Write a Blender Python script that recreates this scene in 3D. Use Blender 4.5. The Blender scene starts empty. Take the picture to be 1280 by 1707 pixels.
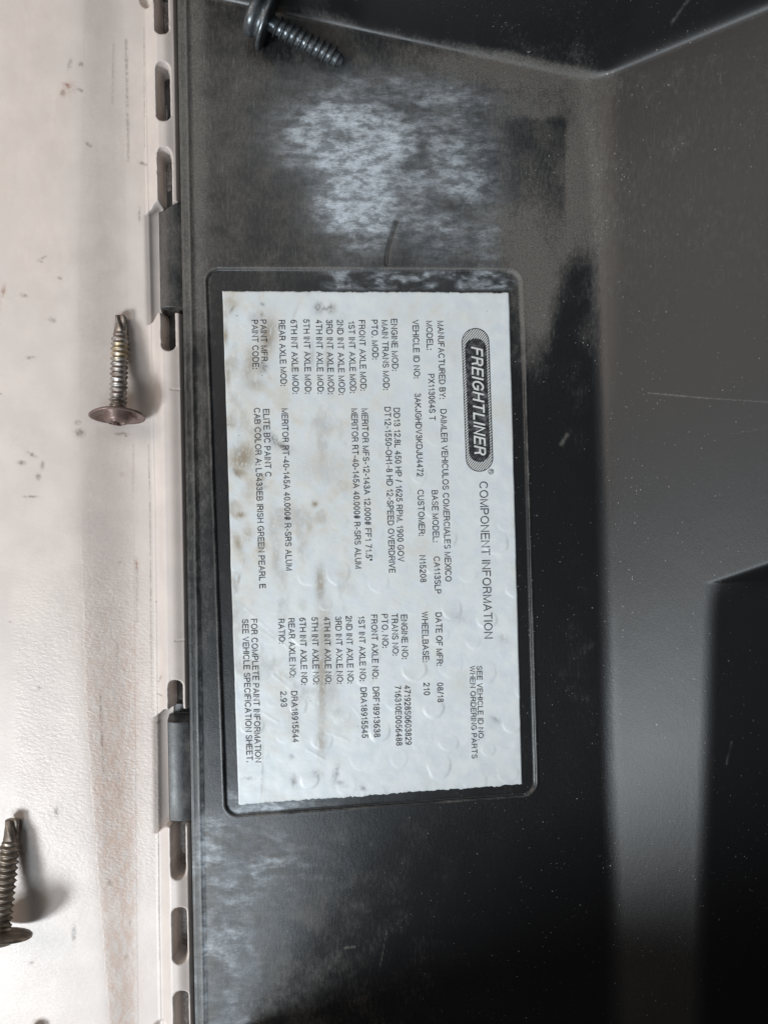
import bpy, math, random
import numpy as np
from mathutils import Vector

random.seed(7)
C = bpy.context.scene.collection
S = 0.0002            # metres per photograph pixel on the flat floor of the tray
H = 1300.0            # camera height in the same pixels

# ------------------------------------------------------------------ camera, world, lamps, exposure
sc = bpy.context.scene
cam_d = bpy.data.cameras.new('camera'); cam = bpy.data.objects.new('camera', cam_d); C.objects.link(cam)
cam.location = (0, 0, H*S); cam.rotation_euler = (0, 0, 0)
cam_d.sensor_fit = 'VERTICAL'; cam_d.sensor_height = 36.0
cam_d.lens = 36.0*H/1707.0
cam_d.clip_start = 0.005; cam_d.clip_end = 20
sc.camera = cam
w = bpy.data.worlds.new('World'); sc.world = w; w.use_nodes = True
w.node_tree.nodes['Background'].inputs[0].default_value = (0.9, 0.95, 1.0, 1)
w.node_tree.nodes['Background'].inputs[1].default_value = 0.03

def lamp(name, direction, dist, sx, sy, power, col, target=(-0.04, 0.0, 0.0)):
    d = bpy.data.lights.new(name, 'AREA'); d.shape = 'RECTANGLE'; d.size = sx; d.size_y = sy
    d.energy = power; d.color = col
    o = bpy.data.objects.new(name, d); C.objects.link(o)
    v = Vector(direction).normalized()
    o.location = Vector(target) + v*dist
    o.rotation_euler = (-v).to_track_quat('-Z', 'Y').to_euler()
    return o
lamp('daylight_opening', (-.55, -.50, .67), 0.85, .22, .17, 6.5, (0.89, 0.955, 1.0))
lamp('soft_daylight', (-.62, .37, .69), 1.0, .6, .6, 3.9, (1.0, 0.885, 0.785))
lamp('lower_sheen_fill', (-.18, -.42, .79), 0.92, .24, .20, 2.4, (0.80, 0.91, 1.0), (-.03, -.10, 0))  # added fill lamp, placed so the lower-left plastic mirrors it as a sheen
lamp('upper_daylight', (-.02, .42, .90), 0.9, .20, .14, .7, (0.84, 0.93, 1.0), (0, 0.115, 0))

vs = sc.view_settings; vs.view_transform = 'Standard'; vs.look = 'None'; vs.exposure = 0.08; vs.gamma = 1
vs.use_curve_mapping = False

# ------------------------------------------------------------------ helpers
def W(x, y, z):
    return ((x-640)*S, (853.5-y)*S, z*S)
def unproj(px, py, z):
    """a point at height z that the photograph shows at (px, py), in floor pixels"""
    k = (H-z)/H
    return np.array([640+(px-640)*k, 853.5+(py-853.5)*k, z])
def sst(a, b, x):
    t = np.clip((x-a)/(b-a), 0, 1); return t*t*(3-2*t)
def vnoise(x, y, sx, sy, seed):
    r = np.random.RandomState(seed).rand(256, 256)
    u = x/sx+37.3; v = y/sy+91.7
    i = np.floor(u).astype(int); j = np.floor(v).astype(int)
    f = u-i; g = v-j; f = f*f*(3-2*f); g = g*g*(3-2*g)
    i0 = i % 256; i1 = (i+1) % 256; j0 = j % 256; j1 = (j+1) % 256
    return (r[j0, i0]*(1-f)+r[j0, i1]*f)*(1-g)+(r[j1, i0]*(1-f)+r[j1, i1]*f)*g
def fbm(x, y, sx, sy, seed, n=4):
    a = 0; amp = 1; tot = 0
    for k in range(n):
        a = a+amp*vnoise(x, y, sx, sy, seed+k*11); tot += amp; amp *= .55; sx *= .5; sy *= .5
    return a/tot
def blob(x, y, cx, cy, rx, ry, ang=0.0, soft=1.0):
    c, s = math.cos(ang), math.sin(ang)
    dx = x-cx; dy = y-cy
    u = (dx*c+dy*s)/rx; v = (-dx*s+dy*c)/ry
    return np.exp(-(u*u+v*v)**soft)
def seg(x, y, x0, y0, x1, y1):
    dx, dy = x1-x0, y1-y0; L2 = dx*dx+dy*dy
    t = np.clip(((x-x0)*dx+(y-y0)*dy)/L2, 0, 1)
    return np.hypot(x-x0-t*dx, y-y0-t*dy), t

def mesh_from(name, V, F, mat, attrs=None, parent=None, smooth=True, loc=None):
    """V (n,3) in floor pixels, F (m,4) quads"""
    V = np.asarray(V, float)
    P = np.empty_like(V); P[:, 0] = (V[:, 0]-640)*S; P[:, 1] = (853.5-V[:, 1])*S; P[:, 2] = V[:, 2]*S
    if loc is not None: P = P-np.asarray(loc)
    F = np.asarray(F, np.int32)
    me = bpy.data.meshes.new(name)
    me.vertices.add(len(P)); me.vertices.foreach_set('co', P.ravel())
    k = F.shape[1]
    me.loops.add(F.size); me.loops.foreach_set('vertex_index', F.ravel())
    me.polygons.add(len(F)); me.polygons.foreach_set('loop_start', np.arange(0, F.size, k, dtype=np.int32))
    me.update(calc_edges=True); me.validate()
    me.polygons.foreach_set('use_smooth', np.full(len(F), smooth))
    for n, a in (attrs or {}).items():
        at = me.attributes.new(n, 'FLOAT', 'POINT'); at.data.foreach_set('value', np.asarray(a, np.float32).ravel())
    me.materials.append(mat)
    o = bpy.data.objects.new(name, me); C.objects.link(o)
    if loc is not None and parent is None: o.location = loc
    if parent is not None: o.parent = parent
    return o
def grid_mesh(name, X, Y, Z, mat, attrs=None, keep=None, parent=None):
    ny, nx = X.shape
    idx = np.arange(nx*ny).reshape(ny, nx)
    F = np.stack([idx[:-1, :-1], idx[1:, :-1], idx[1:, 1:], idx[:-1, 1:]], -1).reshape(-1, 4)
    if keep is not None:
        kf = (keep[:-1, :-1] | keep[1:, :-1] | keep[1:, 1:] | keep[:-1, 1:]).reshape(-1)
        F = F[kf]
    V = np.stack([X, Y, Z], -1).reshape(-1, 3)
    return mesh_from(name, V, F, mat, attrs, parent)
def tag(o, label=None, cat=None, group=None, kind=None):
    if label: o['label'] = label
    if cat: o['category'] = cat
    if group: o['group'] = group
    if kind: o['kind'] = kind
def steps(*pieces):
    out = []
    for a, b, s in pieces: out.append(np.arange(a, b, s))
    return np.concatenate(out)

# ------------------------------------------------------------------ materials
class NT:
    def __init__(self, name):
        self.m = bpy.data.materials.new(name); self.m.use_nodes = True
        self.t = self.m.node_tree; self.b = self.t.nodes['Principled BSDF']
        self.co = self.t.nodes.new('ShaderNodeTexCoord').outputs['Object']
    def n(self, typ, **kw):
        x = self.t.nodes.new(typ)
        for k, v in kw.items(): setattr(x, k, v)
        return x
    def set(self, sock, v):
        if isinstance(v, bpy.types.NodeSocket): self.t.links.new(v, sock)
        else: sock.default_value = v
    def attr(self, name): return self.n('ShaderNodeAttribute', attribute_name=name).outputs['Fac']
    def noise(self, px, detail=4, stretch=(1, 1, 1), rough=.55):
        mp = self.n('ShaderNodeMapping'); self.set(mp.inputs['Vector'], self.co)
        mp.inputs['Scale'].default_value = tuple(1.0/(px*S*s) for s in stretch)
        x = self.n('ShaderNodeTexNoise'); self.set(x.inputs['Vector'], mp.outputs[0])
        x.inputs['Scale'].default_value = 1; x.inputs['Detail'].default_value = detail
        x.inputs['Roughness'].default_value = rough
        return x.outputs['Fac']
    def ramp(self, v, a, b, lo=0.0, hi=1.0):
        x = self.n('ShaderNodeMapRange'); x.interpolation_type = 'SMOOTHSTEP'
        self.set(x.inputs[0], v); x.inputs[1].default_value = a; x.inputs[2].default_value = b
        x.inputs[3].default_value = lo; x.inputs[4].default_value = hi
        return x.outputs[0]
    def math(self, op, a, b=0.0, clamp=False):
        x = self.n('ShaderNodeMath', operation=op, use_clamp=clamp)
        self.set(x.inputs[0], a); self.set(x.inputs[1], b); return x.outputs[0]
    def mix(self, f, a, b):
        x = self.n('ShaderNodeMix', data_type='RGBA')
        self.set(x.inputs['Factor'], f)
        for s, v in ((x.inputs[6], a), (x.inputs[7], b)):
            self.set(s, v if isinstance(v, bpy.types.NodeSocket) else (*v, 1))
        return x.outputs[2]
    def bump(self, h, strength, dist_px, prev=None):
        x = self.n('ShaderNodeBump'); x.inputs['Strength'].default_value = strength
        x.inputs['Distance'].default_value = dist_px*S
        self.set(x.inputs['Height'], h)
        if prev is not None: self.set(x.inputs['Normal'], prev)
        return x.outputs[0]
    def fin(self, col, rough, normal=None, metallic=0.0, spec=.5):
        self.set(self.b.inputs['Base Color'], col if isinstance(col, bpy.types.NodeSocket) else (*col, 1))
        self.set(self.b.inputs['Roughness'], rough); self.set(self.b.inputs['Metallic'], metallic)
        self.b.inputs['Specular IOR Level'].default_value = spec
        if normal is not None: self.set(self.b.inputs['Normal'], normal)
        return self.m

def mat_paint():
    t = NT('beige_paint')
    f = t.noise(2.2, 2); m = t.noise(60, 4)
    col = t.mix(t.ramp(m, .35, .7), (.53, .466, .428), (.585, .515, .47))
    col = t.mix(t.ramp(f, .3, .75, 0, .25), col, (.50, .455, .44))
    col = t.mix(t.math('MULTIPLY', t.attr('dirt_shade'), t.ramp(t.noise(5, 3), .25, .6), True), col, (.11, .095, .085))  # dark colour for dirt flecks and for painted slot shade
    col = t.mix(t.math('MULTIPLY', t.attr('rust'), t.ramp(t.noise(5, 3), .3, .55), True), col, (.22, .09, .05))
    col = t.mix(t.math('MULTIPLY', t.attr('warm'), t.ramp(t.noise(14, 5, (.6, 1.6, 1)), .25, .7), True), col, (.47, .345, .28))
    peel = t.noise(5.0, 2.5, (1.25, .8, 1))
    peelmask = t.math('MULTIPLY', peel, t.attr('peel'))
    n = t.bump(peelmask, .42, 1.6); n = t.bump(f, .12, .8, n)
    return t.fin(col, t.ramp(f, .2, .8, .36, .5), n, 0.0, .5)
def mat_plastic(name='black_plastic'):
    t = NT(name)
    dust = t.attr('dust'); scuff_sheen = t.attr('scuff_sheen')
    cloud = t.noise(46, 6, (1, 1, 1), .62); vert = t.noise(9, 5, (.55, 1.6, 1), .65); horz = t.noise(8, 5, (2.2, .5, 1), .65)
    grain = t.noise(2.6, 3, (1, 1, 1), .7)
    mixn = t.math('ADD', t.math('MULTIPLY', cloud, .5), t.math('MULTIPLY', vert, .5))
    df = t.math('ADD', dust, t.math('MULTIPLY', t.math('SUBTRACT', mixn, .5), 1.5))
    df = t.math('MULTIPLY', t.ramp(df, .12, .95), t.ramp(dust, .0, .12), True)
    df = t.math('MULTIPLY', df, t.ramp(grain, .3, .7, .45, 1.3), True)
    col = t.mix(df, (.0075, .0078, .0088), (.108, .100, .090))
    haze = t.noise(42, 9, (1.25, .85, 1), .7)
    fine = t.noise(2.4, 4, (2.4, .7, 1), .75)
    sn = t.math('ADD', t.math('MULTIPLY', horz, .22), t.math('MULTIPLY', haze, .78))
    sf = t.math('ADD', scuff_sheen, t.math('MULTIPLY', t.math('SUBTRACT', sn, .5), 1.35))
    sf = t.math('MAXIMUM', t.math('MULTIPLY', t.ramp(sf, .02, 1.1), t.ramp(scuff_sheen, .02, .25)), t.math('MULTIPLY', scuff_sheen, .55))
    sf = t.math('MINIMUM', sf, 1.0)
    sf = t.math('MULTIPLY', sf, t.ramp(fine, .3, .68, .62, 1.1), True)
    col = t.mix(sf, col, t.mix(t.ramp(t.noise(17, 5, (1.6, .8, 1), .7), .38, .62), (.185, .205, .225), (.50, .55, .60)))  # pale bluish colour for rubbed wear and painted sheen
    scr = t.math('MULTIPLY', t.ramp(t.noise(7, 2, (.22, 5, 1), .5), .66, .74), t.ramp(dust, .05, .5), True)
    col = t.mix(t.math('MULTIPLY', scr, .35), col, (.24, .23, .21))
    speck = t.math('MULTIPLY', t.ramp(t.noise(3.2, 1.0, (.8, 1.2, 1), .4), .735, .80), t.math('MULTIPLY', t.attr('speck'), t.ramp(cloud, .44, .56)), True)
    col = t.mix(speck, col, (.45, .43, .38))
    n = t.bump(grain, .2, .9); n = t.bump(vert, .14, 1.8, n)
    rough = t.math('ADD', t.math('ADD', t.ramp(t.attr('satin'), 0, 1, .34, .45), t.math('MULTIPLY', t.ramp(cloud, .3, .7, 0, .16), t.math('ADD', dust, scuff_sheen, True))), t.math('MULTIPLY', df, .25))
    return t.fin(col, rough, n, 0.0, .5)
def mat_label():
    t = NT('white_label_sheet')
    c = t.noise(26, 5); f = t.noise(3, 3)
    col = t.mix(t.ramp(c, .33, .68), (.56, .60, .625), (.645, .68, .695))
    col = t.mix(t.math('MULTIPLY', t.attr('tint'), t.ramp(c, .3, .65)), col, (.50, .47, .41))
    st = t.math('MULTIPLY', t.attr('stain'), t.ramp(t.noise(7, 5, (.7, 1.4, 1), .65), .22, .52), True)
    col = t.mix(st, col, (.235, .185, .125))
    sm = t.math('MULTIPLY', t.attr('smudge'), t.ramp(t.noise(5, 5, (.7, 1.4, 1), .7), .3, .6), True)
    col = t.mix(sm, col, (.13, .125, .12))
    dots = t.ramp(t.noise(5, 1, (1, 1, 1), .4), .80, .84)
    col = t.mix(t.math('MULTIPLY', dots, .75), col, (.12, .11, .1))
    wv = t.noise(34, 3, (1.2, .8, 1), .5); n = t.bump(wv, .34, 3.4); n = t.bump(c, .16, 2.5, n); n = t.bump(f, .08, .6, n)
    return t.fin(col, .42, n, 0, .4)
def mat_ink(name='black_ink', c=(.024, .024, .027), fade=6.5):
    t = NT(name)
    return t.fin(t.mix(t.ramp(t.noise(9, 5), .42, .75), c, tuple(v*fade for v in c)), .55, None, 0, .3)
def mat_halftone():
    t = NT('halftone_ring_ink')
    mp = t.n('ShaderNodeMapping'); t.set(mp.inputs['Vector'], t.co); mp.inputs['Rotation'].default_value = (0, 0, math.radians(40))
    k = 1/(3.1*S); mp.inputs['Scale'].default_value = (k, k, k)
    wv = t.n('ShaderNodeTexWave'); wv.inputs['Scale'].default_value = .314; t.set(wv.inputs['Vector'], mp.outputs[0])
    return t.fin(t.mix(t.ramp(wv.outputs['Fac'], .35, .65), (.62, .63, .62), (.05, .05, .05)), .5, None, 0, .3)
def mat_screw(name, base, rustc, rust=.6, rough=.38, metal=.85):
    t = NT(name)
    n1 = t.noise(14, 5, (1, 1, 1), .65); g = t.noise(3, 3)
    col = t.mix(t.ramp(n1, .5-.25*rust, .62), base, rustc)
    col = t.mix(t.attr('gilt'), col, (.52, .40, .19))
    return t.fin(col, t.ramp(n1, .3, .7, rough, rough+.2), t.bump(g, .2, .6), t.ramp(n1, .4, .7, metal, metal*.55), .5)

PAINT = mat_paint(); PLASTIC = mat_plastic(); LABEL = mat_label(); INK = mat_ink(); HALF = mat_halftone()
LOGOINK = mat_ink('logo_ink', (.02, .02, .022)); PAPER = mat_ink('logo_letter_white', (.62, .63, .62), .75)
STEEL = mat_screw('weathered_zinc', (.44, .42, .40), (.20, .155, .13), .7)
BRONZE = mat_screw('tarnished_steel', (.30, .26, .21), (.15, .12, .10), .6)
DARKST = mat_screw('dark_zinc', (.20, .22, .235), (.08, .085, .09), .5, .3)
FLANGE = mat_screw('rusty_flange', (.27, .20, .18), (.15, .095, .08), .8, .40, .6)

# ------------------------------------------------------------------ shared shape functions
def xedge(y): return 292.5+.0172*y           # where the beige metal ends and the plastic begins
TABS = ((352, 518), (1196, 1371))
SLOTS = [(-60, 62), (108, 206), (250, 350), (486, 586), (1132, 1212), (1350, 1461), (1507, 1600), (1645, 1790)]
def slot_uc(y): return -21.5+.0032*y

# ------------------------------------------------------------------ beige painted metal panel
def build_panel():
    xs = steps((-420, -60, 20), (-60, 120, 3), (120, 228, 2), (228, 330, 1.0))
    ys = steps((-260, -40, 10), (-40, 1740, 1.25), (1740, 2000, 10))
    X, Y = np.meshgrid(xs, ys)
    sh = np.interp(Y, [-260, 0, 2000], [-4, 0, 34])
    X = X+sh*sst(120, 228, X)               # follow the slight lean of the edge
    u = X-xedge(Y)
    bl = np.interp(Y, [-260, 0, 500, 900, 1200, 1450, 1700, 2000], [150, 143, 134, 138, 148, 166, 186, 200])
    br = np.interp(Y, [-260, 0, 200, 700, 850, 1200, 1600, 2000], [190, 194, 199, 205, 209, 214, 220, 228])
    dep = np.interp(Y, [-260, 300, 850, 1200, 1500, 2000], [15, 17, 27, 19, 10, 9])
    sp = lambda q: .13*np.logaddexp(0, q/.13)
    tt = (X-bl)/(br-bl)
    Z = 8-dep*(sp(tt)-sp(tt-1))
    Z = Z+1.1*np.exp(-((u+54)/2.2)**2)*sst(-40, 300, Y)
    Z = Z+(9+dep*.62)*sst(-54, -28, u)-7*sst(-24, 0, u)**1.5-26*sst(-3, 4, u)      # rolled lip
    Z = Z+.5*(fbm(X, Y, 120, 160, 3)-.5)*3
    for yy in (650, 1067): Z = Z-1.6*np.exp(-((Y-yy)/1.3)**2)*sst(-19, -15, u)
    for cx, cy, r in ((246, -6, 17), (272, 1718, 19)):
        d = np.hypot(X-cx, Y-cy); Z = Z-12*sst(r, r-9, d)
    # notches where the plastic tabs come through
    for y0, y1 in TABS:
        s = sst(-60, -34, u)
        a = y0-16*s+2; b = y1+20-17*s
        ins = sst(a-1.2, a+1.2, Y)*(1-sst(b-1.2, b+1.2, Y))
        Z = Z*(1-ins)+ins*(Z-36*sst(-66, -30, u)**1.4)
    keep = np.ones_like(X, bool); dirt_shade = np.zeros_like(X)
    for y0, y1 in SLOTS:
        uc = slot_uc(Y); r = 12.
        cy = np.clip(Y, y0+r, y1-r)
        dx = u-uc; dy = Y-cy
        rag = .7*(vnoise(X, Y, 5, 5, 5)-.5)
        d = np.hypot(dx, dy)-r+rag             # <0 inside
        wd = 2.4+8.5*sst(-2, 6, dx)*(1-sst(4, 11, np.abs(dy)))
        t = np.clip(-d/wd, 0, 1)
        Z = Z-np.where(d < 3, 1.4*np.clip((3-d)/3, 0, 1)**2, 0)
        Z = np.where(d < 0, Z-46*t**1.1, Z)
        dirt_shade = np.maximum(dirt_shade, .85*sst(-wd+.5, -wd-2.0, d)*(.6+.5*vnoise(X, Y, 8, 14, 9)))  # slot floors: shade painted in as dark colour, mixed with packed dirt
        dirt_shade = np.maximum(dirt_shade, .28*np.exp(-((d-1.2)/1.6)**2)*sst(.5, .8, vnoise(X, Y, 7, 7, 10)))
    rust = np.zeros_like(X)
    for a in ((120, 112, 3, 9, .2), (138, 111, 4, 4, 0), (137, 154, 5, 3, .4), (108, 158, 3, 5, .5), (104, 466, 3, 3, 0),
              (45, 495, 6, 3, .3), (91, 535, 6, 4, .4), (56, 598, 8, 3, 0), (234, 268, 5, 3, .5), (241, 271, 3, 3, 0),
              (4, 658, 4, 2, 0), (133, 705, 5, 4, 0), (136, 722, 8, 7, 0), (57, 758, 9, 3, .5), (40, 772, 7, 4, 0), (75, 776, 3, 7, .1),
              (68, 795, 4, 6, 0), (55, 828, 12, 2, 0), (127, 1552, 4, 15, 0), (185, 1470, 4, 5, .3), (55, 1601, 6, 3, -.4),
              (98, 1350, 4, 9, 0), (196, 938, 2, 2, 0), (256, 1005, 2, 2, 0), (217, 1540, 2, 7, 0), (211, 1595, 2, 6, 0),
              (69, 1145, 3, 3, 0), (22, 1036, 2, 2, 0), (150, 243, 6, 3, .6), (230, 355, 2, 12, 0), (265, 1133, 2, 7, .5),
              (265, 1160, 8, 1.4, .1), (260, 1208, 4, 3, 0), (199, 722, 12, 3, 0), (77, 432, 2, 5, 1.0), (71, 438, 5, 2, .5), (206, 726, 2.2, 2.2, 0)):
        dirt_shade = np.maximum(dirt_shade, blob(X, Y, a[0], a[1], a[2], a[3], a[4], 1.4)*.75)
    for x0, y0, x1, y1, wd, k in ((208, 62, 212, 265, 2.3, .55), (188, 70, 186, 170, 2, .35), (168, 1160, 174, 1290, 1.8, .95), (194, 1075, 193, 1115, 2, .5),
                                  (175, 1290, 177, 1410, 2.2, .5), (197, 1290, 199, 1330, 2, .5), (224, 945, 224, 1040, 1.8, .4), (218, 740, 216, 830, 1.6, .35),
                                  (243, 740, 250, 1180, 1.2, .5), (238, 40, 239, 240, .9, .55), (263, 1390, 266, 1600, 1.0, .45)):
        d, _ = seg(X, Y, x0, y0, x1, y1)
        dirt_shade = np.maximum(dirt_shade, k*np.exp(-(d/wd)**2)*(.45+.9*vnoise(X, Y, 6, 22, 8)))
    band = (X > bl)*(X < br+8)
    dirt_shade = np.maximum(dirt_shade, .10*band*fbm(X, Y, 8, 60, 21))
    dirt_shade = dirt_shade+.05*sst(.62, .75, fbm(X, Y, 40, 60, 23))
    for a in ((116, 147, 7, 5, .3, .9), (110, 160, 5, 7, .2, .45), (120, 150, 12, 12, 0, .25), (10, 488, 3, 9, .3, .9), (5, 510, 2, 10, 0, .3), (223, 942, 3, 9, 0, .7), (200, 790, 4, 4, 0, .3)):
        rust = np.maximum(rust, a[5]*blob(X, Y, *a[:5]))
    warm = sst(-.15, .1, tt)*(1-sst(.95, 1.3, tt))*(.12+.75*sst(950, 1350, Y))*(.4+.9*fbm(X, Y, 16, 120, 25))
    warm = warm+.35*np.exp(-((X-br-14)/10)**2)*sst(700, 850, Y)*fbm(X, Y, 10, 90, 27)+.16*sst(.45, .75, fbm(X, Y, 90, 200, 29))+.12*np.exp(-((u+4)/5)**2)
    peel = .18+.95*sst(880, 1080, Y)*(1-sst(1430, 1560, Y))*sst(20, 40, X)+.7*band*sst(800, 1000, Y)+.12*sst(500, 700, Y)
    peel = peel*(1-.8*sst(-56, -48, u))
    o = grid_mesh('painted_panel', X, Y, Z, PAINT, {'dirt_shade': dirt_shade, 'rust': rust, 'peel': peel, 'warm': warm}, keep)
    tag(o, 'beige painted metal panel with a row of long slots along its rolled edge', 'metal panel')
    return o
build_panel()

# ------------------------------------------------------------------ black plastic tray
REC = np.array([(344, 448), (868, 450), (893, 1324), (377, 1361)], float)       # outline of the label recess
def sdf_quad(X, Y, Q, r):
    c = Q.mean(0); d = np.full(X.shape, -1e9)
    for i in range(4):
        a = Q[i]; b = Q[(i+1) % 4]; e = b-a; n = np.array([e[1], -e[0]])/np.hypot(*e)
        if np.dot(c-a, n) > 0: n = -n
        di = (X-a[0])*n[0]+(Y-a[1])*n[1]+r
        # rounded max
        m = np.maximum(d, di); both = (d > 0) & (di > 0)
        d = np.where(both, np.hypot(np.maximum(d, 0), np.maximum(di, 0)), m)
    return d-r
def smax(a, b, r):
    h = np.clip(.5+.5*(a-b)/r, 0, 1); return b*(1-h)+a*h+r*h*(1-h)
KR = .70
def xfold(y): return 987+.0240*(y-130)
def wall_planes():
    z = 100.
    for _ in range(60):
        p = unproj(1280, 8, z); z = KR*(p[0]-xfold(p[1]))*(1-.00025*(p[1]-600))
    e = unproj(1280, 8, z)
    a = np.array([500., 24, 0]); b = np.array([987., 130, 0])
    n = np.cross(b-a, e-b); n = n/n[2]
    return lambda X, Y: -(n[0]*(X-b[0])+n[1]*(Y-b[1]))
zt_plane = wall_planes()
def tray_height(X, Y):
    u = X-xedge(Y)
    Z = 1.2*(fbm(X, Y, 220, 260, 41)-.5)*2
    zr = KR*(X-xfold(Y))*(1-.00025*(Y-600))
    # a flat shelf is let into the sloping side wall
    d1 = X-(1148-.012*(Y-1100)); d2 = ((Y-965)*.88+(X-1148)*.45)
    dd = np.minimum(d1, 2.6*d2); inside = smax(dd, np.zeros_like(dd), 13)
    zr = np.minimum(zr, 1e9)-inside*KR*1.02*sst(900, 1010, Y+.4*(X-1150))
    zt = zt_plane(X, Y)
    fb = Y-1713
    zb = np.minimum(16.0*fb, 15.*(X-395))  # unseen lower wall, shaped tall and steep to shade the tray floor
    zz = smax(zr, zt, 30)
    zz = smax(zz, zb, 18)
    zz = smax(zz, np.zeros_like(zz), 9+15*(1-sst(150, 330, Y)))
    Z = Z+np.minimum(zz, 880)
    sd = sdf_quad(X, Y, REC, 22)
    Z = Z-3.6*sst(2.2, -2.2, sd)+.55*np.exp(-((sd-2.6)/1.5)**2)
    # upturned strip along the beige metal
    Z = Z+3.2*(1-sst(17, 27, u))+.8*np.exp(-((u-19)/1.8)**2)+.25*np.exp(-((u-9)/1.6)**2)
    Z = Z-40*(1-sst(1.5, 4.5, u))
    return Z, sd, u
def build_tray():
    xs = steps((215, 350, 1.0), (350, 1270, 2.0), (1270, 1700, 6))
    ys = steps((-360, -20, 6), (-20, 1720, 2.0), (1720, 2080, 6))
    X, Y = np.meshgrid(xs, ys)
    X = X+np.interp(Y, [-360, 0, 2080], [-6, 0, 34])*(1-sst(350, 420, X))
    Z, sd, u = tray_height(X, Y)
    n1 = fbm(X, Y, 150, 170, 51); n2 = fbm(X, Y, 40, 90, 57)
    up = 1-sst(420, 640, Y)
    dust = .02+.0*X
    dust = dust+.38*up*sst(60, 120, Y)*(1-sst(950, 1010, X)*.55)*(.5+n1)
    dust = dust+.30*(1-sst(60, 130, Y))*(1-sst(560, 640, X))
    dust = dust+.55*blob(X, Y, 900, 300, 90, 260)*(.4+.9*n2)+.75*blob(X, Y, 885, 470, 34, 120)*(.4+n2)+.5*blob(X, Y, 973, 300, 28, 190)
    dust = dust+.45*blob(X, Y, 800, 105, 200, 30, .2)
    dust = dust*(1-.5*sst(830, 860, X)*(1-sst(938, 950, X))*sst(188, 205, Y)*(1-sst(280, 460, Y)))
    dust = dust*(1-.8*blob(X, Y, 800, 280, 34, 60, 0, 2))*(1-.75*blob(X, Y, 955, 520, 30, 120, .12, 2))
    dust = dust*(1-.75*blob(X, Y, 930, 760, 60, 170, 0, 2))
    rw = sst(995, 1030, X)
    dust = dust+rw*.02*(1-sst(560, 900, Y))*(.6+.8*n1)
    dust = dust+.28*blob(X, Y, 965, 640, 30, 110)*n2+.2*blob(X, Y, 960, 1080, 36, 200)*n2*1.6
    dust = dust+.42*(1-sst(30, 60, u))*(.4+n2)*(1-.3*sst(600, 1100, Y))
    low = sst(1330, 1380, Y)
    dust = dust+low*.42*np.exp(-((X-340)/330)**2)*(.2+1.3*fbm(X, Y, 34, 46, 63))
    dust = dust+.5*np.exp(-((sd-2.0)/1.6)**2)*(.35+vnoise(X, Y, 26, 26, 71)*.9)
    dust = dust*(1-.6*sst(-3, -6, sd))+.16*sst(-3, -6, sd)*n2
    dust = dust+.9*np.exp(-((u-19)/1.1)**2)*(.15+.5*vnoise(X, Y, 30, 60, 75))
    dust = np.where(u < 2, .55+.5*n2, dust)
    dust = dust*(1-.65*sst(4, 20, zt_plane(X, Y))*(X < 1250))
    for x0, y0, x1, y1, wd, k in ((1065, 662, 1140, 678, 1.4, .8), (1140, 678, 1275, 702, 1.3, .6), (645, 1550, 632, 1620, 1.3, .5), (1165, 735, 1275, 718, 1.2, .3),
                                  (330, 205, 420, 208, 5, .3), (850, 143, 885, 150, 4, .6), (935, 740, 945, 725, 4, .6), (1185, 1215, 1178, 1250, 2.5, .5), (575, 1580, 592, 1578, 3, .7), (1078, 108, 1090, 96, 2.5, .5)):
        d, _ = seg(X, Y, x0, y0, x1, y1); dust = np.maximum(dust, k*np.exp(-(d/wd)**2))
    # pale rubbed patches, with the plastic's bluish sheen painted into their colour
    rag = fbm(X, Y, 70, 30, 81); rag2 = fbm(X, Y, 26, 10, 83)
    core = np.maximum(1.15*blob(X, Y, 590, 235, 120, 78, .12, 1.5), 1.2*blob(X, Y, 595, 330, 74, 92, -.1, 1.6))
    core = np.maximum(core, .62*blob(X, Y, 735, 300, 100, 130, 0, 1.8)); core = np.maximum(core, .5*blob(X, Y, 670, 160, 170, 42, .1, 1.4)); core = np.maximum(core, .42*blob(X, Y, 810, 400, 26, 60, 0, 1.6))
    scuff_sheen = core*(.55+.5*sst(.25, .6, rag*.6+rag2*.4))
    scuff_sheen = scuff_sheen*(1-.75*blob(X, Y, 705, 258, 12, 22))*(1-.6*blob(X, Y, 760, 345, 50, 16, .4))*(1-.8*blob(X, Y, 545, 405, 40, 22))*(1-.5*blob(X, Y, 560, 232, 40, 14))
    scuff_sheen = scuff_sheen+.55*sst(1, -5, sd)*(1-sst(478, 486, Y))*sst(525, 560, X)*sst(.35, .65, rag2)
    scuff_sheen = scuff_sheen+.50*np.exp(-((X-345)/(105+.0*X))**2)*low*(.4+.6*sst(.36, .66, fbm(X, Y, 46, 60, 87)))  # lower-left glow painted in as a pale streaky tone
    scuff_sheen = scuff_sheen+.35*blob(X, Y, 430, 1440, 110, 60)*sst(.4, .7, rag2)
    scuff_sheen = scuff_sheen+.8*np.exp(-((u-22)/2.6)**2)*sst(900, 1300, Y)*.5
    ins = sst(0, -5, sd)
    scuff_sheen = scuff_sheen+.7*ins*sst(1290, 1350, Y)*(1-sst(440, 620, X))*(.3+rag2)
    xc = 645+16*np.clip((440-Y)/68, 0, 1)**1.8; d = np.where((Y > 370) & (Y < 440), np.abs(X-xc), np.hypot(X-np.where(Y < 400, 661, 645), Y-np.where(Y < 400, 370, 440))); k = np.exp(-((d-2.2)/1.3)**2); scuff_sheen = scuff_sheen*(1-.9*np.exp(-(d/4)**2)); Z = Z-1.5*k
    speck = .25+.75*np.exp(-((X-930)/170)**2)*(1-sst(700, 1400, Y)*.5)+.3*low-.25*sst(1450, 1600, Y)
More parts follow.
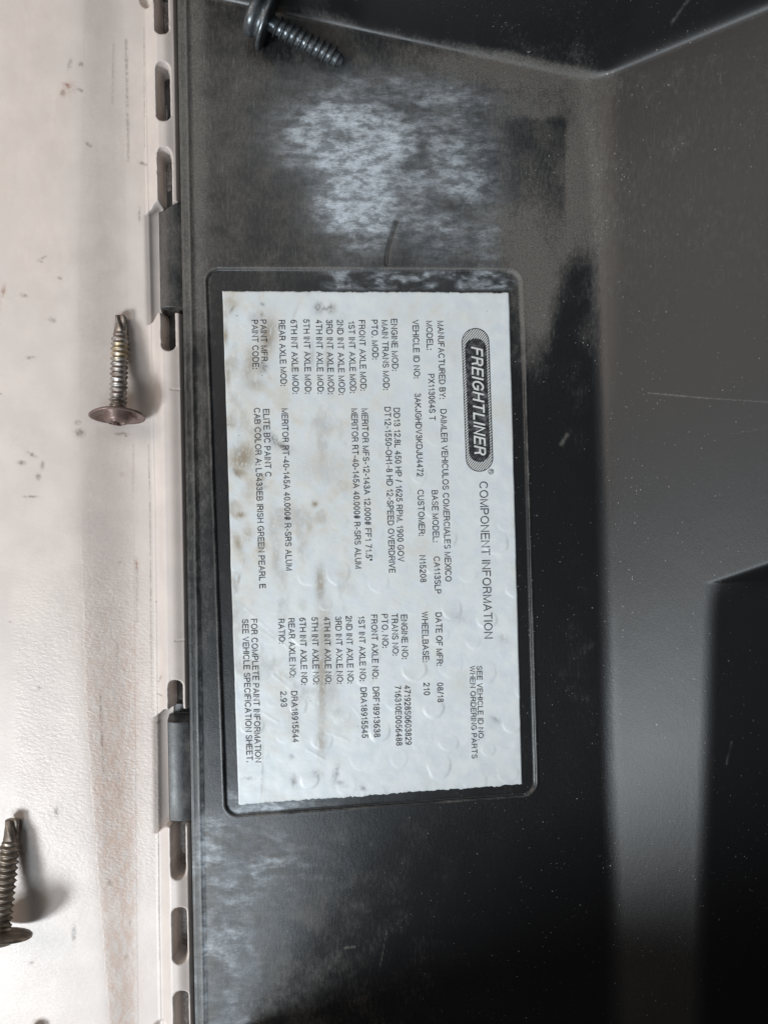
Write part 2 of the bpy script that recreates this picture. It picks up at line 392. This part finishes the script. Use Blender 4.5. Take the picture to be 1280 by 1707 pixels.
    o = grid_mesh('plastic_tray', X, Y, Z, PLASTIC, {'dust': np.clip(dust, 0, 1.2), 'scuff_sheen': np.clip(scuff_sheen, 0, 1), 'speck': np.clip(speck, 0, 1), 'satin': sst(1000, 1040, X)})
    tag(o, 'dusty black moulded plastic tray with sloping sides and a scuffed floor', 'plastic tray')
    for y0, y1 in TABS:
        yy = steps((y0-16, y1+3, 1.0)); uu = steps((-42, 6, 1.0))
        U, V = np.meshgrid(uu, yy)
        XX = U+xedge(V)
        top = y0-2-14*sst(-30, 2, U) if y0 < 600 else y0+2-0*U
        e = np.minimum(np.minimum(V-top, y1-V), np.minimum((U+37), 60))
        prof = 7-9*((U+16)/20.)**2*.55
        ZZ = prof-34*(1-sst(-3, 5, e))
        dz = {'dust': .25+.35*vnoise(XX, V, 18, 30, 91), 'scuff_sheen': .0*XX+.10*(y0 > 900), 'speck': .3+0*XX}
        dd, _ = seg(XX, V, xedge(V)+1, y0+10, xedge(V)+1, y1-10)
        grid_mesh('clip_tab', XX, V, ZZ, PLASTIC, dz, None, o)
    return o
build_tray()

# ------------------------------------------------------------------ label sheet with its printing
LQ = np.array([(370, 483.5), (849, 487), (871, 1309), (397, 1342.5)], float)
rs = np.random.RandomState(5)
CRES = []
for i in range(-4, 12):
    for j in range(0, 14):
        x = 430+i*62+j*31-140+rs.uniform(-10, 10); y = 520+j*62+i*14+rs.uniform(-16, 16)
        CRES.append((x, y, rs.uniform(10, 21), rs.uniform(.1, 1.6)))
def label_height(X, Y):
    Z = -1.4+1.6*(fbm(X, Y, 90, 90, 101, 3)-.5)+.7*(fbm(X, Y, 24, 24, 103, 2)-.5)
    dn = 2.5*(vnoise(X, Y, 12, 12, 131)-.5)
    for x, y, r, k in CRES:
        if not (360 < x < 880 and 480 < y < 1340) or (x > 750 and y < 830): continue
        k = k*(.25+.9*float(sst(700, 1150, y+.6*(x-600))))
        d = np.hypot(X-x, (Y-y)*(.75+.03*(x % 17)))+dn
        Z = Z+.8*k*sst(r+2.4, r-1.5, d)*sst(-r*1.0, r*.7, (Y-y)+.25*(X-x))
    for x0, y0, x1, y1, k in ((405, 1010, 480, 1080, .5), (430, 1048, 455, 1065, .5), (440, 1190, 462, 1203, .8), (512, 1250, 540, 1266, .8), (545, 1220, 580, 1235, .7),
                              (455, 1125, 485, 1150, .6), (590, 1180, 600, 1195, .6), (437, 1275, 439, 1340, .35)):
        d, _ = seg(X, Y, x0, y0, x1, y1); Z = Z+.5*k*np.exp(-(d/2.2)**2)
    return Z
def bil(s, t):
    a, b, c, d = LQ
    return tuple((a[i]*(1-s)+b[i]*s)*(1-t)+(d[i]*(1-s)+c[i]*s)*t for i in (0, 1))
def build_label():
    s, t = np.meshgrid(np.linspace(0, 1, 300), np.linspace(0, 1, 520))
    X, Y = bil(s, t)
    jag = (vnoise(X, Y*0, 3.2, 1, 111)-.5)+(vnoise(X, Y*0, 9, 1, 112)-.5)
    Y = Y+(1.6*jag-1.5*sst(.3, .34, s)+1.4*sst(.34, .36, s))*np.clip(1-t/.012, 0, 1)+2.6*jag*np.clip((t-.99)/.01, 0, 1)
    X = X+.8*(vnoise(X*0, Y, 1, 30, 113)-.5)*np.clip(np.abs(s-.5)*2*40-39, 0, 1)
    Z = label_height(X, Y)
    edge = (s == 0) | (s == 1) | (t == 0) | (t == 1)
    Z = np.where(edge, Z-2.6, Z)
    stain = 0*X; sm = 0*X
    for a in ((447, 560, 14, 34, .15, .75), (416, 610, 12, 34, .1, .55), (424, 640, 18, 12, 0, .5), (404, 762, 20, 26, .5, .85), (398, 786, 14, 9, .3, .8), (401, 858, 8, 6, 0, .9), (396, 905, 7, 16, -.3, .6),
              (455, 875, 10, 26, 0, .35), (460, 930, 9, 34, 0, .38), (534, 975, 8, 30, 0, .7), (540, 1060, 13, 60, 0, .55), (537, 1130, 9, 80, 0, .7), (536, 1235, 8, 30, 0, .55), (550, 1150, 16, 40, .1, .35),
              (376, 560, 4, 14, 0, .8), (525, 840, 5, 5, 0, .85), (540, 780, 40, 30, 0, .25), (380, 625, 5, 20, 0, .6), (560, 1185, 14, 14, 0, .25), (545, 600, 5, 26, 0, .3), (520, 590, 4, 22, 0, .35),
              (385, 505, 14, 14, .4, .35), (415, 815, 10, 20, 0, .35), (412, 890, 10, 12, 0, .4), (398, 966, 2.5, 9, .2, .7), (437, 796, 5, 7, 0, .6)):
        stain = np.maximum(stain, min(1, a[5]*1.12)*blob(X, Y, *a[:5]))
    for a in ((531, 513, 7, 9, 0, .95), (552, 514, 7, 8, .2, 1.), (541, 514, 12, 4, .0, .8), (458, 735, 7, 16, -.6, .85), (470, 744, 16, 6, .45, .95), (440, 612, 7, 9, .2, .9), (437, 507, 4, 3, .6, .8), (438, 525, 4, 4, .6, .7),
              (490, 1302, 6, 10, 0, .7), (560, 1290, 5, 16, .2, .7), (568, 1306, 10, 5, .3, .55), (530, 1290, 12, 8, .2, .45), (605, 1314, 6, 4, .2, .7), (415, 1298, 8, 3, 0, .6), (437, 1290, 1.6, 50, .03, .55), (825, 1200, 9, 4, .6, .55),
              (838, 1065, 9, 7, .6, .4), (760, 1030, 24, 10, .2, .28), (387, 515, 2, 8, .5, .8), (378, 708, 8, 2, 0, .6), (492, 520, 3, 14, .4, .3), (440, 810, 6, 4, .2, .4), (486, 1262, 5, 5, 0, .5), (395, 790, 10, 2, .9, .7)):
        sm = np.maximum(sm, a[5]*blob(X, Y, *a[:5]))
    stain = np.maximum(stain, .5*np.exp(-((s*480)/26)**2)*(1-sst(.55, .8, t))*sst(.42, .72, fbm(X, Y, 22, 30, 125)))
    stain = np.maximum(stain, .34*(1-sst(.3, .55, s))*sst(.55, .8, fbm(X, Y, 34, 50, 127))*(1-sst(.75, .95, t)))
    ef = np.minimum(np.minimum(s, 1-s)*480, np.minimum(t, 1-t)*850)
    sm = np.maximum(sm, .35*np.exp(-ef/3.)*(vnoise(X, Y, 14, 14, 117)))
    tint = .12+.35*sst(.5, .75, fbm(X, Y, 60, 70, 123))+.75*blob(X, Y, 560, 800, 190, 240)*fbm(X, Y, 80, 80, 119)+.6*(1-sst(400, 480, X))*fbm(X, Y, 40, 60, 121)*(1-sst(950, 1150, Y))
    o = grid_mesh('component_label', X, Y, Z, LABEL, {'stain': stain, 'smudge': sm, 'tint': tint})
    tag(o, 'white printed component information label, stained brown, stuck in the black tray', 'label')
    return o
label = build_label()

def lmesh(name, polys, mat, lift, parent):
    """flat printing on the label: polygons in photograph pixels, fan-filled, laid over the sheet"""
    V = []; F = []
    for p in polys:
        b = len(V)
        for x, y in p: V.append((x, y, float(label_height(np.array(x), np.array(y)))+lift))
        F.append(tuple(range(b, b+len(p))))
    me = bpy.data.meshes.new(name); me.from_pydata([W(*v) for v in V], [], F); me.materials.append(mat)
    o = bpy.data.objects.new(name, me); C.objects.link(o); o.parent = parent
    return o
def arc(cx, cy, rx, ry, a0, a1, n=9):
    return [(cx+rx*math.cos(math.radians(a0+(a1-a0)*k/n)), cy+ry*math.sin(math.radians(a0+(a1-a0)*k/n))) for k in range(n+1)]
def O_(w): return [arc(w/2, .5, w/2, .5, 90, 450, 22)]
G = {
 'A': (.68, [[(0, 0), (.34, 1), (.68, 0)], [(.12, .34), (.56, .34)]]),
 'B': (.60, [[(0, 0), (0, 1), (.34, 1)]+arc(.34, .765, .22, .235, 90, -90)+[(0, .53)], [(.34, .53)]+arc(.34, .265, .26, .265, 90, -90)+[(0, 0)]]),
 'C': (.70, [arc(.37, .5, .37, .5, 42, 318, 18)]),
 'D': (.66, [[(0, 0), (0, 1), (.28, 1)]+arc(.28, .5, .38, .5, 90, -90, 14)+[(0, 0)]]),
 'E': (.56, [[(.56, 1), (0, 1), (0, 0), (.58, 0)], [(0, .53), (.52, .53)]]),
 'F': (.54, [[(.54, 1), (0, 1), (0, 0)], [(0, .52), (.47, .52)]]),
 'G': (.72, [arc(.37, .5, .37, .5, 45, 330, 18)+[(.72, .20), (.72, .48), (.40, .48)]]),
 'H': (.64, [[(0, 0), (0, 1)], [(.64, 0), (.64, 1)], [(0, .53), (.64, .53)]]),
 'I': (.0, [[(0, 0), (0, 1)]]),
 'J': (.44, [[(.44, 1), (.44, .28)]+arc(.22, .25, .22, .25, 0, -180)+[(0, .32)]]),
 'K': (.62, [[(0, 0), (0, 1)], [(.60, 1), (0, .38)], [(.20, .58), (.63, 0)]]),
 'L': (.50, [[(0, 1), (0, 0), (.50, 0)]]),
 'M': (.76, [[(0, 0), (0, 1), (.38, .02), (.76, 1), (.76, 0)]]),
 'N': (.64, [[(0, 0), (0, 1), (.64, 0), (.64, 1)]]),
 'O': (.76, O_(.76)), '0': (.48, O_(.48)),
 'P': (.58, [[(0, 0), (0, 1), (.32, 1)]+arc(.32, .735, .26, .265, 90, -90)+[(0, .47)]]),
 'R': (.62, [[(0, 0), (0, 1), (.34, 1)]+arc(.34, .75, .25, .25, 90, -90)+[(0, .5)], [(.34, .5), (.50, .40), (.56, .12), (.62, 0)]]),
 'S': (.58, [arc(.29, .74, .26, .26, 25, 235, 12)+[(.40, .49)]+arc(.29, .26, .29, .26, 62, -160, 13)]),
 'T': (.62, [[(0, 1), (.62, 1)], [(.31, 1), (.31, 0)]]),
 'U': (.62, [[(0, 1), (0, .33)]+arc(.31, .32, .31, .32, 180, 360, 12)+[(.62, 1)]]),
 'V': (.66, [[(0, 1), (.33, 0), (.66, 1)]]),
 'W': (.94, [[(0, 1), (.24, 0), (.47, 1), (.70, 0), (.94, 1)]]),
 'X': (.64, [[(0, 1), (.64, 0)], [(.64, 1), (0, 0)]]),
 'Y': (.64, [[(0, 1), (.32, .42), (.64, 1)], [(.32, .42), (.32, 0)]]),
 'Z': (.6, [[(0, 1), (.6, 1), (0, 0), (.6, 0)]]),
 '1': (.34, [[(.04, .74), (.17, .80), (.25, 1), (.25, 0)]]),
 '2': (.48, [arc(.24, .73, .23, .27, 170, -25, 11)+[(.30, .37), (.05, .14), (0, 0), (.48, 0)]]),
 '3': (.48, [arc(.23, .755, .21, .245, 165, -80, 11)+[(.17, .53)], [(.17, .53)]+arc(.235, .265, .245, .265, 80, -165, 12)]),
 '4': (.50, [[(.37, 0), (.37, 1), (0, .27), (.50, .27)]]),
 '5': (.48, [[(.45, 1), (.10, 1), (.04, .50)]+arc(.235, .32, .245, .32, 125, -160, 13)]),
 '6': (.48, [arc(.24, .31, .24, .31, 150, 510, 18), arc(.34, .40, .34, .60, 180, 75, 10)]),
 '7': (.48, [[(0, 1), (.48, 1), (.26, .52), (.15, 0)]]),
 '8': (.48, [arc(.24, .76, .20, .24, 90, 450, 16), arc(.24, .265, .24, .265, 90, 450, 18)]),
 '9': (.48, [arc(.24, .69, .24, .31, -30, 330, 18), arc(.14, .60, .34, .60, 0, -105, 10)]),
 '.': (.0, [[(0, -.02), (0, .09)]]), ',': (.04, [[(.04, .09), (.04, 0), (0, -.14)]]),
 ':': (.0, [[(0, -.02), (0, .09)], [(0, .56), (0, .67)]]),
 '-': (.26, [[(0, .38), (.26, .38)]]), '/': (.28, [[(0, -.02), (.28, 1.02)]]),
 '#': (.50, [[(.10, 0), (.19, 1)], [(.31, 0), (.40, 1)], [(.02, .66), (.50, .66)], [(0, .33), (.48, .33)]]),
 '"': (.16, [[(0, 1.02), (0, .72)], [(.16, 1.02), (.16, .72)]]),
}
def ribbon(pts, hw):
    P = np.array([p for i, p in enumerate(pts) if i == 0 or math.hypot(p[0]-pts[i-1][0], p[1]-pts[i-1][1]) > 1e-5], float); closed = len(P) > 2 and np.hypot(*(P[0]-P[-1])) < 1e-6
    if closed: P = P[:-1]
    n = len(P); out = []
    for i in range(n):
        pa = P[(i-1) % n] if (closed or i > 0) else None; pb = P[(i+1) % n] if (closed or i < n-1) else None
        ds = []
        if pa is not None and np.hypot(*(P[i]-pa)) > 1e-9: ds.append((P[i]-pa)/np.hypot(*(P[i]-pa)))
        if pb is not None and np.hypot(*(pb-P[i])) > 1e-9: ds.append((pb-P[i])/np.hypot(*(pb-P[i])))
        nr = [np.array([-d[1], d[0]]) for d in ds]
        m = sum(nr); q = np.hypot(*m)
        if q < .35: m = nr[0]; k = 1
        else: m = m/q; k = min(1/max(np.dot(m, nr[0]), .3), 1.9)
        e = 0
        if not closed and i == 0: e = -ds[0]*hw*.9
        if not closed and i == n-1: e = ds[0]*hw*.9
        out.append((P[i]+m*hw*k+e, P[i]-m*hw*k+e))
    r = range(n if closed else n-1)
    return [(out[i][0], out[(i+1) % n][0], out[(i+1) % n][1], out[i][1]) for i in r]
def text_mesh(name, body, x0, y0, x1, y1, cap, mat, lift, parent, shear=0.0, stroke=.125, gap=.265):
    """lettering whose baseline runs from (x0,y0) to (x1,y1) in photograph pixels, letters rising towards +x"""
    cur = 0.; strokes = []
    for ch in body:
        if ch == ' ': cur += .40; continue
        adv, pl = G[ch]
        if ch in '.:,1': cur += .03
        for p in pl: strokes.append([(cur+x+shear*y, y) for x, y in p])
        cur += adv+gap
    cur -= gap
    ex, ey = x1-x0, y1-y0; L = math.hypot(ex, ey); ex /= L; ey /= L
    cap2 = cap*(1-stroke); off = cap*stroke/2
    ka = (L-2*off)/cur
    V = []; F = []; lv = []
    for q, st in enumerate(strokes):
        pts = [(x*ka+off, y*cap2+off) for x, y in st]
        for quad in ribbon(pts, cap*stroke/2):
            b = len(V); V += [tuple(v) for v in quad]; F.append((b, b+1, b+2, b+3)); lv += [q % 4*.06]*4
    V = np.array(V); a, b = V[:, 0], V[:, 1]
    px = x0+a*ex+b*ey; py = y0+a*ey-b*ex
    pz = label_height(px, py)+lift+np.array(lv)
    return mesh_from(name, np.stack([px, py, pz], -1), np.array(F)[:, ::-1], mat, None, parent, False)
LINES = [
 (433.4, 532.8, 435.8, 605.5, 'PAINT MFR.'), (419.3, 533.2, 421.2, 615, 'PAINT CODE:'), (464.2, 533.4, 467.7, 643.5, 'REAR AXLE MOD:'),
 (484.1, 533, 487.7, 656.3, '6TH INT AXLE MOD:'), (505.2, 532, 508.4, 656, '5TH INT AXLE MOD:'), (526.1, 533, 529, 656, '4TH INT AXLE MOD:'),
 (543.3, 533, 546.5, 657, '3RD INT AXLE MOD:'), (561.3, 533, 564.5, 658, '2ND INT AXLE MOD:'), (580.4, 535, 583.2, 655, '1ST INT AXLE MOD:'),
 (597.6, 533.5, 600.4, 651, 'FRONT AXLE MOD:'), (618.5, 533, 620.3, 599, 'PTO. MOD:'),
 (469.1, 681, 476.5, 951.2, 'MERITOR RT-40-145A 40.000# R-SRS ALUM'), (438.2, 682, 441.8, 795, 'ELITE BC PAINT C'),
 (423, 680, 432.3, 981, 'CAB COLOR A: L5433EB IRISH GREEN PEARL E'), (602.3, 681, 609.7, 935, 'MERITOR MFS-12-143A 12.000# FF1 71.5"'),
 (585, 681, 592, 948, 'MERITOR RT-40-145A 40.000# R-SRS ALUM'),
 (728.6, 534.8, 732.3, 665, 'MANUFACTURED BY:'), (733.5, 682.2, 742, 969.7, 'DAIMLER VEHICULOS COMERCIALES MEXICO'),
 (709.8, 534.8, 711.3, 583, 'MODEL:'), (713.2, 623.4, 715.3, 701, 'PX113064S T'), (719, 817.4, 721.4, 904, 'BASE MODEL:'), (722.4, 928, 724.6, 990, 'CA113SLP'),
 (687, 533, 689.6, 630.5, 'VEHICLE ID NO:'), (690.6, 656, 694.8, 794.5, '3AKJGHDV3KDJU4472'), (695.5, 816.5, 697.8, 893.5, 'CUSTOMER:'), (698.7, 926, 700.1, 971, 'N15208'),
 (651.2, 531.5, 653.3, 618, 'ENGINE MOD:'), (635.6, 533.5, 638.6, 650, 'MAIN TRANS MOD:'),
 (655.6, 680, 663, 936.5, 'DD13 12.8L 450 HP / 1625 RPM. 1900 GOV'), (640.4, 678.5, 648.3, 955.5, 'DT12-1550-OH1-8 HD 12-SPEED OVERDRIVE'),
 (418, 1032, 425.2, 1271.4, 'FOR COMPLETE PAINT INFORMATION'), (403.3, 1032.5, 411, 1271, 'SEE VEHICLE SPECIFICATION SHEET.'),
 (463.6, 1032, 464.9, 1073, 'RATIO:'), (480.2, 1031, 482.8, 1129.5, 'REAR AXLE NO:'), (498.8, 1030, 502, 1142, '6TH INT AXLE NO:'), (518.9, 1029, 521.8, 1141, '5TH INT AXLE NO:'),
 (539.4, 1029, 542.2, 1140.5, '4TH INT AXLE NO:'), (558.4, 1028, 561.4, 1140, '3RD INT AXLE NO:'), (576, 1027, 579, 1139.5, '2ND INT AXLE NO:'), (597, 1027, 599.6, 1135.5, '1ST INT AXLE NO:'),
 (618, 1025, 620.6, 1131.5, 'FRONT AXLE NO:'), (621, 1145.5, 623.2, 1229, 'DRF18913638'), (600.4, 1146.5, 602.9, 1230.5, 'DRA18915545'), (485, 1152.5, 487.6, 1238, 'DRA18915544'), (467.1, 1153, 468, 1179, '2.93'),
 (725.5, 1021.5, 727.6, 1110, 'DATE OF MFR:'), (702.4, 1020, 704.5, 1104, 'WHEELBASE:'), (667.9, 1025, 669.8, 1099, 'ENGINE NO:'), (652.2, 1023, 654, 1093, 'TRANS NO:'), (635.6, 1024, 637, 1080, 'PTO. NO:'),
 (728, 1138.5, 729, 1171, '08/18'), (705.4, 1138.5, 706.1, 1159.5, '210'), (673.2, 1143, 675.5, 1242, '471928S0603829'), (657.6, 1143.5, 659.9, 1243.5, '716310E0056488'),
 (794.2, 1110.5, 796.9, 1233.8, 'SEE VEHICLE ID NO.'), (782.5, 1110.5, 786.2, 1265, 'WHEN ORDERING PARTS'),
]
for x0, y0, x1, y1, s in LINES:
    text_mesh('text_line', s, x0, y0, x1, y1, 9.0 if x0 > 780 else 10.5, INK, .55, label)
text_mesh('heading_text', 'COMPONENT INFORMATION', 798.3, 803, 807, 1065, 14.2, INK, .55, label, stroke=.11)

def capsule(cx0, cy0, cx1, cy1, r, n=18, bul=0.0):
    pts = []; ax = math.atan2(cy1-cy0, cx1-cx0)
    for k in range(n+1):
        a = ax+math.pi/2+math.pi*k/n; pts.append((cx0+r*math.cos(a), cy0+r*math.sin(a)))
    for k in range(n+1):
        a = ax-math.pi/2+math.pi*k/n; pts.append((cx1+r*math.cos(a), cy1+r*math.sin(a)))
    return pts
def ring(outer, inner): return [(outer[i], outer[(i+1) % len(outer)], inner[(i+1) % len(inner)], inner[i]) for i in range(len(outer))]
LA, LB = (792.2, 569.5), (798.8, 763.5)
o1 = capsule(*LA, *LB, 22.8); o2 = capsule(*LA, *LB, 21.4)
i1 = capsule(LA[0]+.3, LA[1]+12, LB[0]+.2, LB[1]-11, 17.6)
logo = lmesh('logo', ring(o1, o2), LOGOINK, .6, label)
def strip(outer, inner, n): return [(outer[i], outer[(i+1) % len(outer)], inner[(i+1) % len(inner)], inner[i]) for i in range(len(outer))]
lmesh('halftone_ring', strip(o2, i1, 0), HALF, .5, logo)
# the dark field is filled in slices so it follows the sheet
nn = len(i1)//2
lmesh('dark_field', [(i1[k], i1[k+1], i1[2*nn-2-k], i1[2*nn-1-k]) for k in range(nn-1)], LOGOINK, 1.0, logo)
text_mesh('logo_lettering', 'FREIGHTLINER', 784.8, 578, 790.2, 757, 19.5, PAPER, 2.3, logo, shear=.24, stroke=.15, gap=.32)
rc = (818., 786.)
lmesh('registered_mark', ring(capsule(rc[0], rc[1], rc[0]+.1, rc[1]+.1, 4.6, 10), capsule(rc[0], rc[1], rc[0]+.1, rc[1]+.1, 3.8, 10)), INK, .6, logo)
text_mesh('registered_letter', 'R', 815.6, 783.8, 815.6, 788.4, 5.0, INK, .62, logo)

# ------------------------------------------------------------------ screws
def frame(T, Hd):
    a = np.array(Hd, float)-np.array(T, float); L = np.linalg.norm(a); a /= L
    up = np.array([0, 0, 1.]); b = np.cross(up, a); b /= np.linalg.norm(b); c = np.cross(a, b)
    return a, b, c, L
def revolve(name, T, fr, prof, mat, parent, loc, n=48, rad=None, gilt=None, close=True):
    """prof: list of (along, radius); rad(theta, along, r) may change the radius"""
    a, b, c, L = fr
    al = np.array([p[0] for p in prof], float)[:, None]; r = np.array([p[1] for p in prof], float)[:, None]
    th = np.linspace(0, 2*math.pi, n, endpoint=False)[None, :]
    R = r+0*th; A = al+0*th
    if rad is not None: A, R = rad(th, A, R)
    V = np.array(T)+A[..., None]*a+(R*np.cos(th))[..., None]*b+(R*np.sin(th))[..., None]*c
    m = len(prof); idx = np.arange(m*n).reshape(m, n); nx = np.roll(idx, -1, 1)
    F = np.stack([idx[:-1], idx[1:], nx[1:], nx[:-1]], -1).reshape(-1, 4)
    g = np.zeros(m*n) if gilt is None else gilt(A, th).ravel()
    return mesh_from(name, V.reshape(-1, 3), F, mat, {'gilt': g}, parent, True, loc)
def make_screw(name, tip, head, core, amp, pitch, sharp, drill, R, mats, gilt=None, style='washer', roll=0.0, dome=1.0):
    T = unproj(*tip); Hd = unproj(*head)
    fr = frame(T, Hd); L = fr[3]
    loc = W(*((T+Hd)/2*np.array([1, 1, 0])+np.array([0, 0, 0])))
    root = bpy.data.objects.new(name, None); root.empty_display_size = .005; root.location = loc; C.objects.link(root)
    s0 = drill if drill else 0
    al = np.arange(s0, L-3, pitch/12.)
    def thr(th, A, Rr):
        f = (A/pitch-th/(2*math.pi)) % 1.0
        tri = np.clip(1-np.abs(f-.5)*2, 0, 1)**sharp
        env = sst(s0, s0+pitch*1.4, A)*(1-sst(L-pitch*1.5, L-pitch*.6, A))
        return A, Rr+amp*tri*env*(1+.12*np.sin(th*3+A))
    prof = [(x, core*(.62+.38*float(sst(s0-2, s0+(6 if drill else 16), x)))) for x in al]
    if not drill: prof = [(-1, .01), (-1, 4)]+prof
    # plain shoulder under the head
    prof = [(x, r+(2.6 if style == 'washer' else 0)*float(sst(L-15, L-10, x))) for x, r in prof]
    revolve('threaded_shank', T, fr, prof, mats[0], root, loc, 40, thr, gilt)
    if drill:
        def flute(th, A, Rr):
            k = np.clip(A/drill, 0, 1)
            thr_ = th-A*.045
            sq = 1/np.maximum(np.abs(np.cos(thr_)), np.abs(np.sin(thr_)))**.5
            groove = 1-.42*np.exp(-((np.mod(thr_-roll, math.pi)-math.pi/2)/.36)**2)*(1-.6*sst(.75, 1.0, k))
            return A, Rr*sq*.92*groove
        pr = [(-2, .01)]+[(x, core*.95*(1 if x > 1 else (.55+.45*((x+2)/3.)**.6))) for x in np.linspace(-2, drill+3, 24)]
        revolve('drill_tip', T, fr, pr, mats[2], root, loc, 40, flute)
    if style == 'washer':
        prof = [(L-6, core), (L-5, core+6), (L-3.5, R*.72), (L-1, R*.95), (L+1, R), (L+3.2, R*.995), (L+4.0, R*.965), (L+3.2, R*.90), (L-3.0, R*.68), (L-4.5, R*.54),
                (L-3.0, R*.505), (L+8*dome, R*.47), (L+12.5*dome, R*.39), (L+14.5*dome, R*.27), (L+14.2*dome, R*.25), (L+9*dome, R*.20), (L+6*dome, R*.17), (L+6*dome, .01)]
        def rec(th, A, Rr):
            ax = np.array([p[0] for p in prof])[:, None]; inn = (np.arange(len(prof)) >= 14)[:, None]
            st = .62+.55*np.clip(np.cos(2*th)**2*2-1, 0, 1)+.15
            ecc = 1+.025*np.sin(2*th+.6)+.012*np.sin(5*th)
            return A+.9*np.sin(2*th+1)*(Rr > R*.7), np.where(inn, Rr*st, Rr*ecc)
    else:
        prof = [(L-5, core), (L-4, core+4), (L-3, R*.9), (L-2, R), (L+2.5, R), (L+3.8, R*.965), (L+4, R*.70), (L+5, R*.66), (L+14, R*.66), (L+15, R*.72), (L+18, R*.76), (L+23, R*.76), (L+29, R*.70), (L+31, R*.6), (L+31, R*.25), (L+22, R*.2), (L+22, .01)]
        def rec(th, A, Rr): return A, Rr*(1+.012*np.sin(3*th))
    revolve('washer_head', T, fr, prof, mats[1], root, loc, 72, rec)
    return root
def gilt1(A, th): return .7*sst(44, 56, A)*(1-sst(68, 88, A))*(.45+.35*np.cos(th*2+A)+.25*np.sin(th*5+A*.7))
s = make_screw('screw', (202, 528, -2), (196.5, 692, 30), 10.3, 4.2, 8.8, 1.0, 27, 43, (STEEL, FLANGE, STEEL), gilt1)
tag(s, 'rusty washer-head screw with yellowed threads lying whole on the beige panel', 'screw', 'screws lying loose')
s = make_screw('screw.001', (571, 103, 13), (446, 36, 40), 12.0, 6.5, 10.6, 4.2, 0, 45, (DARKST, DARKST, DARKST), None, 'flange')
tag(s, 'dark grey flanged screw lying on the black plastic tray above the label', 'screw', 'screws lying loose')
s = make_screw('screw.002', (22, 1366, 20), (0, 1560, 62), 12.2, 4.6, 9.3, 1.0, 30, 48, (BRONZE, BRONZE, BRONZE), None, 'washer', .5)
tag(s, 'tarnished brown screw at the picture edge with dark shadow of its head beside it', 'screw', 'screws lying loose')
s = make_screw('screw.003', (58, 1716, 18), (30, 1900, 62), 12.2, 4.6, 9.3, 1.0, 30, 46, (BRONZE, BRONZE, BRONZE), None, 'washer', .5)
tag(s, 'screw of which only the dark tip enters the bottom edge of the picture', 'screw', 'screws lying loose')
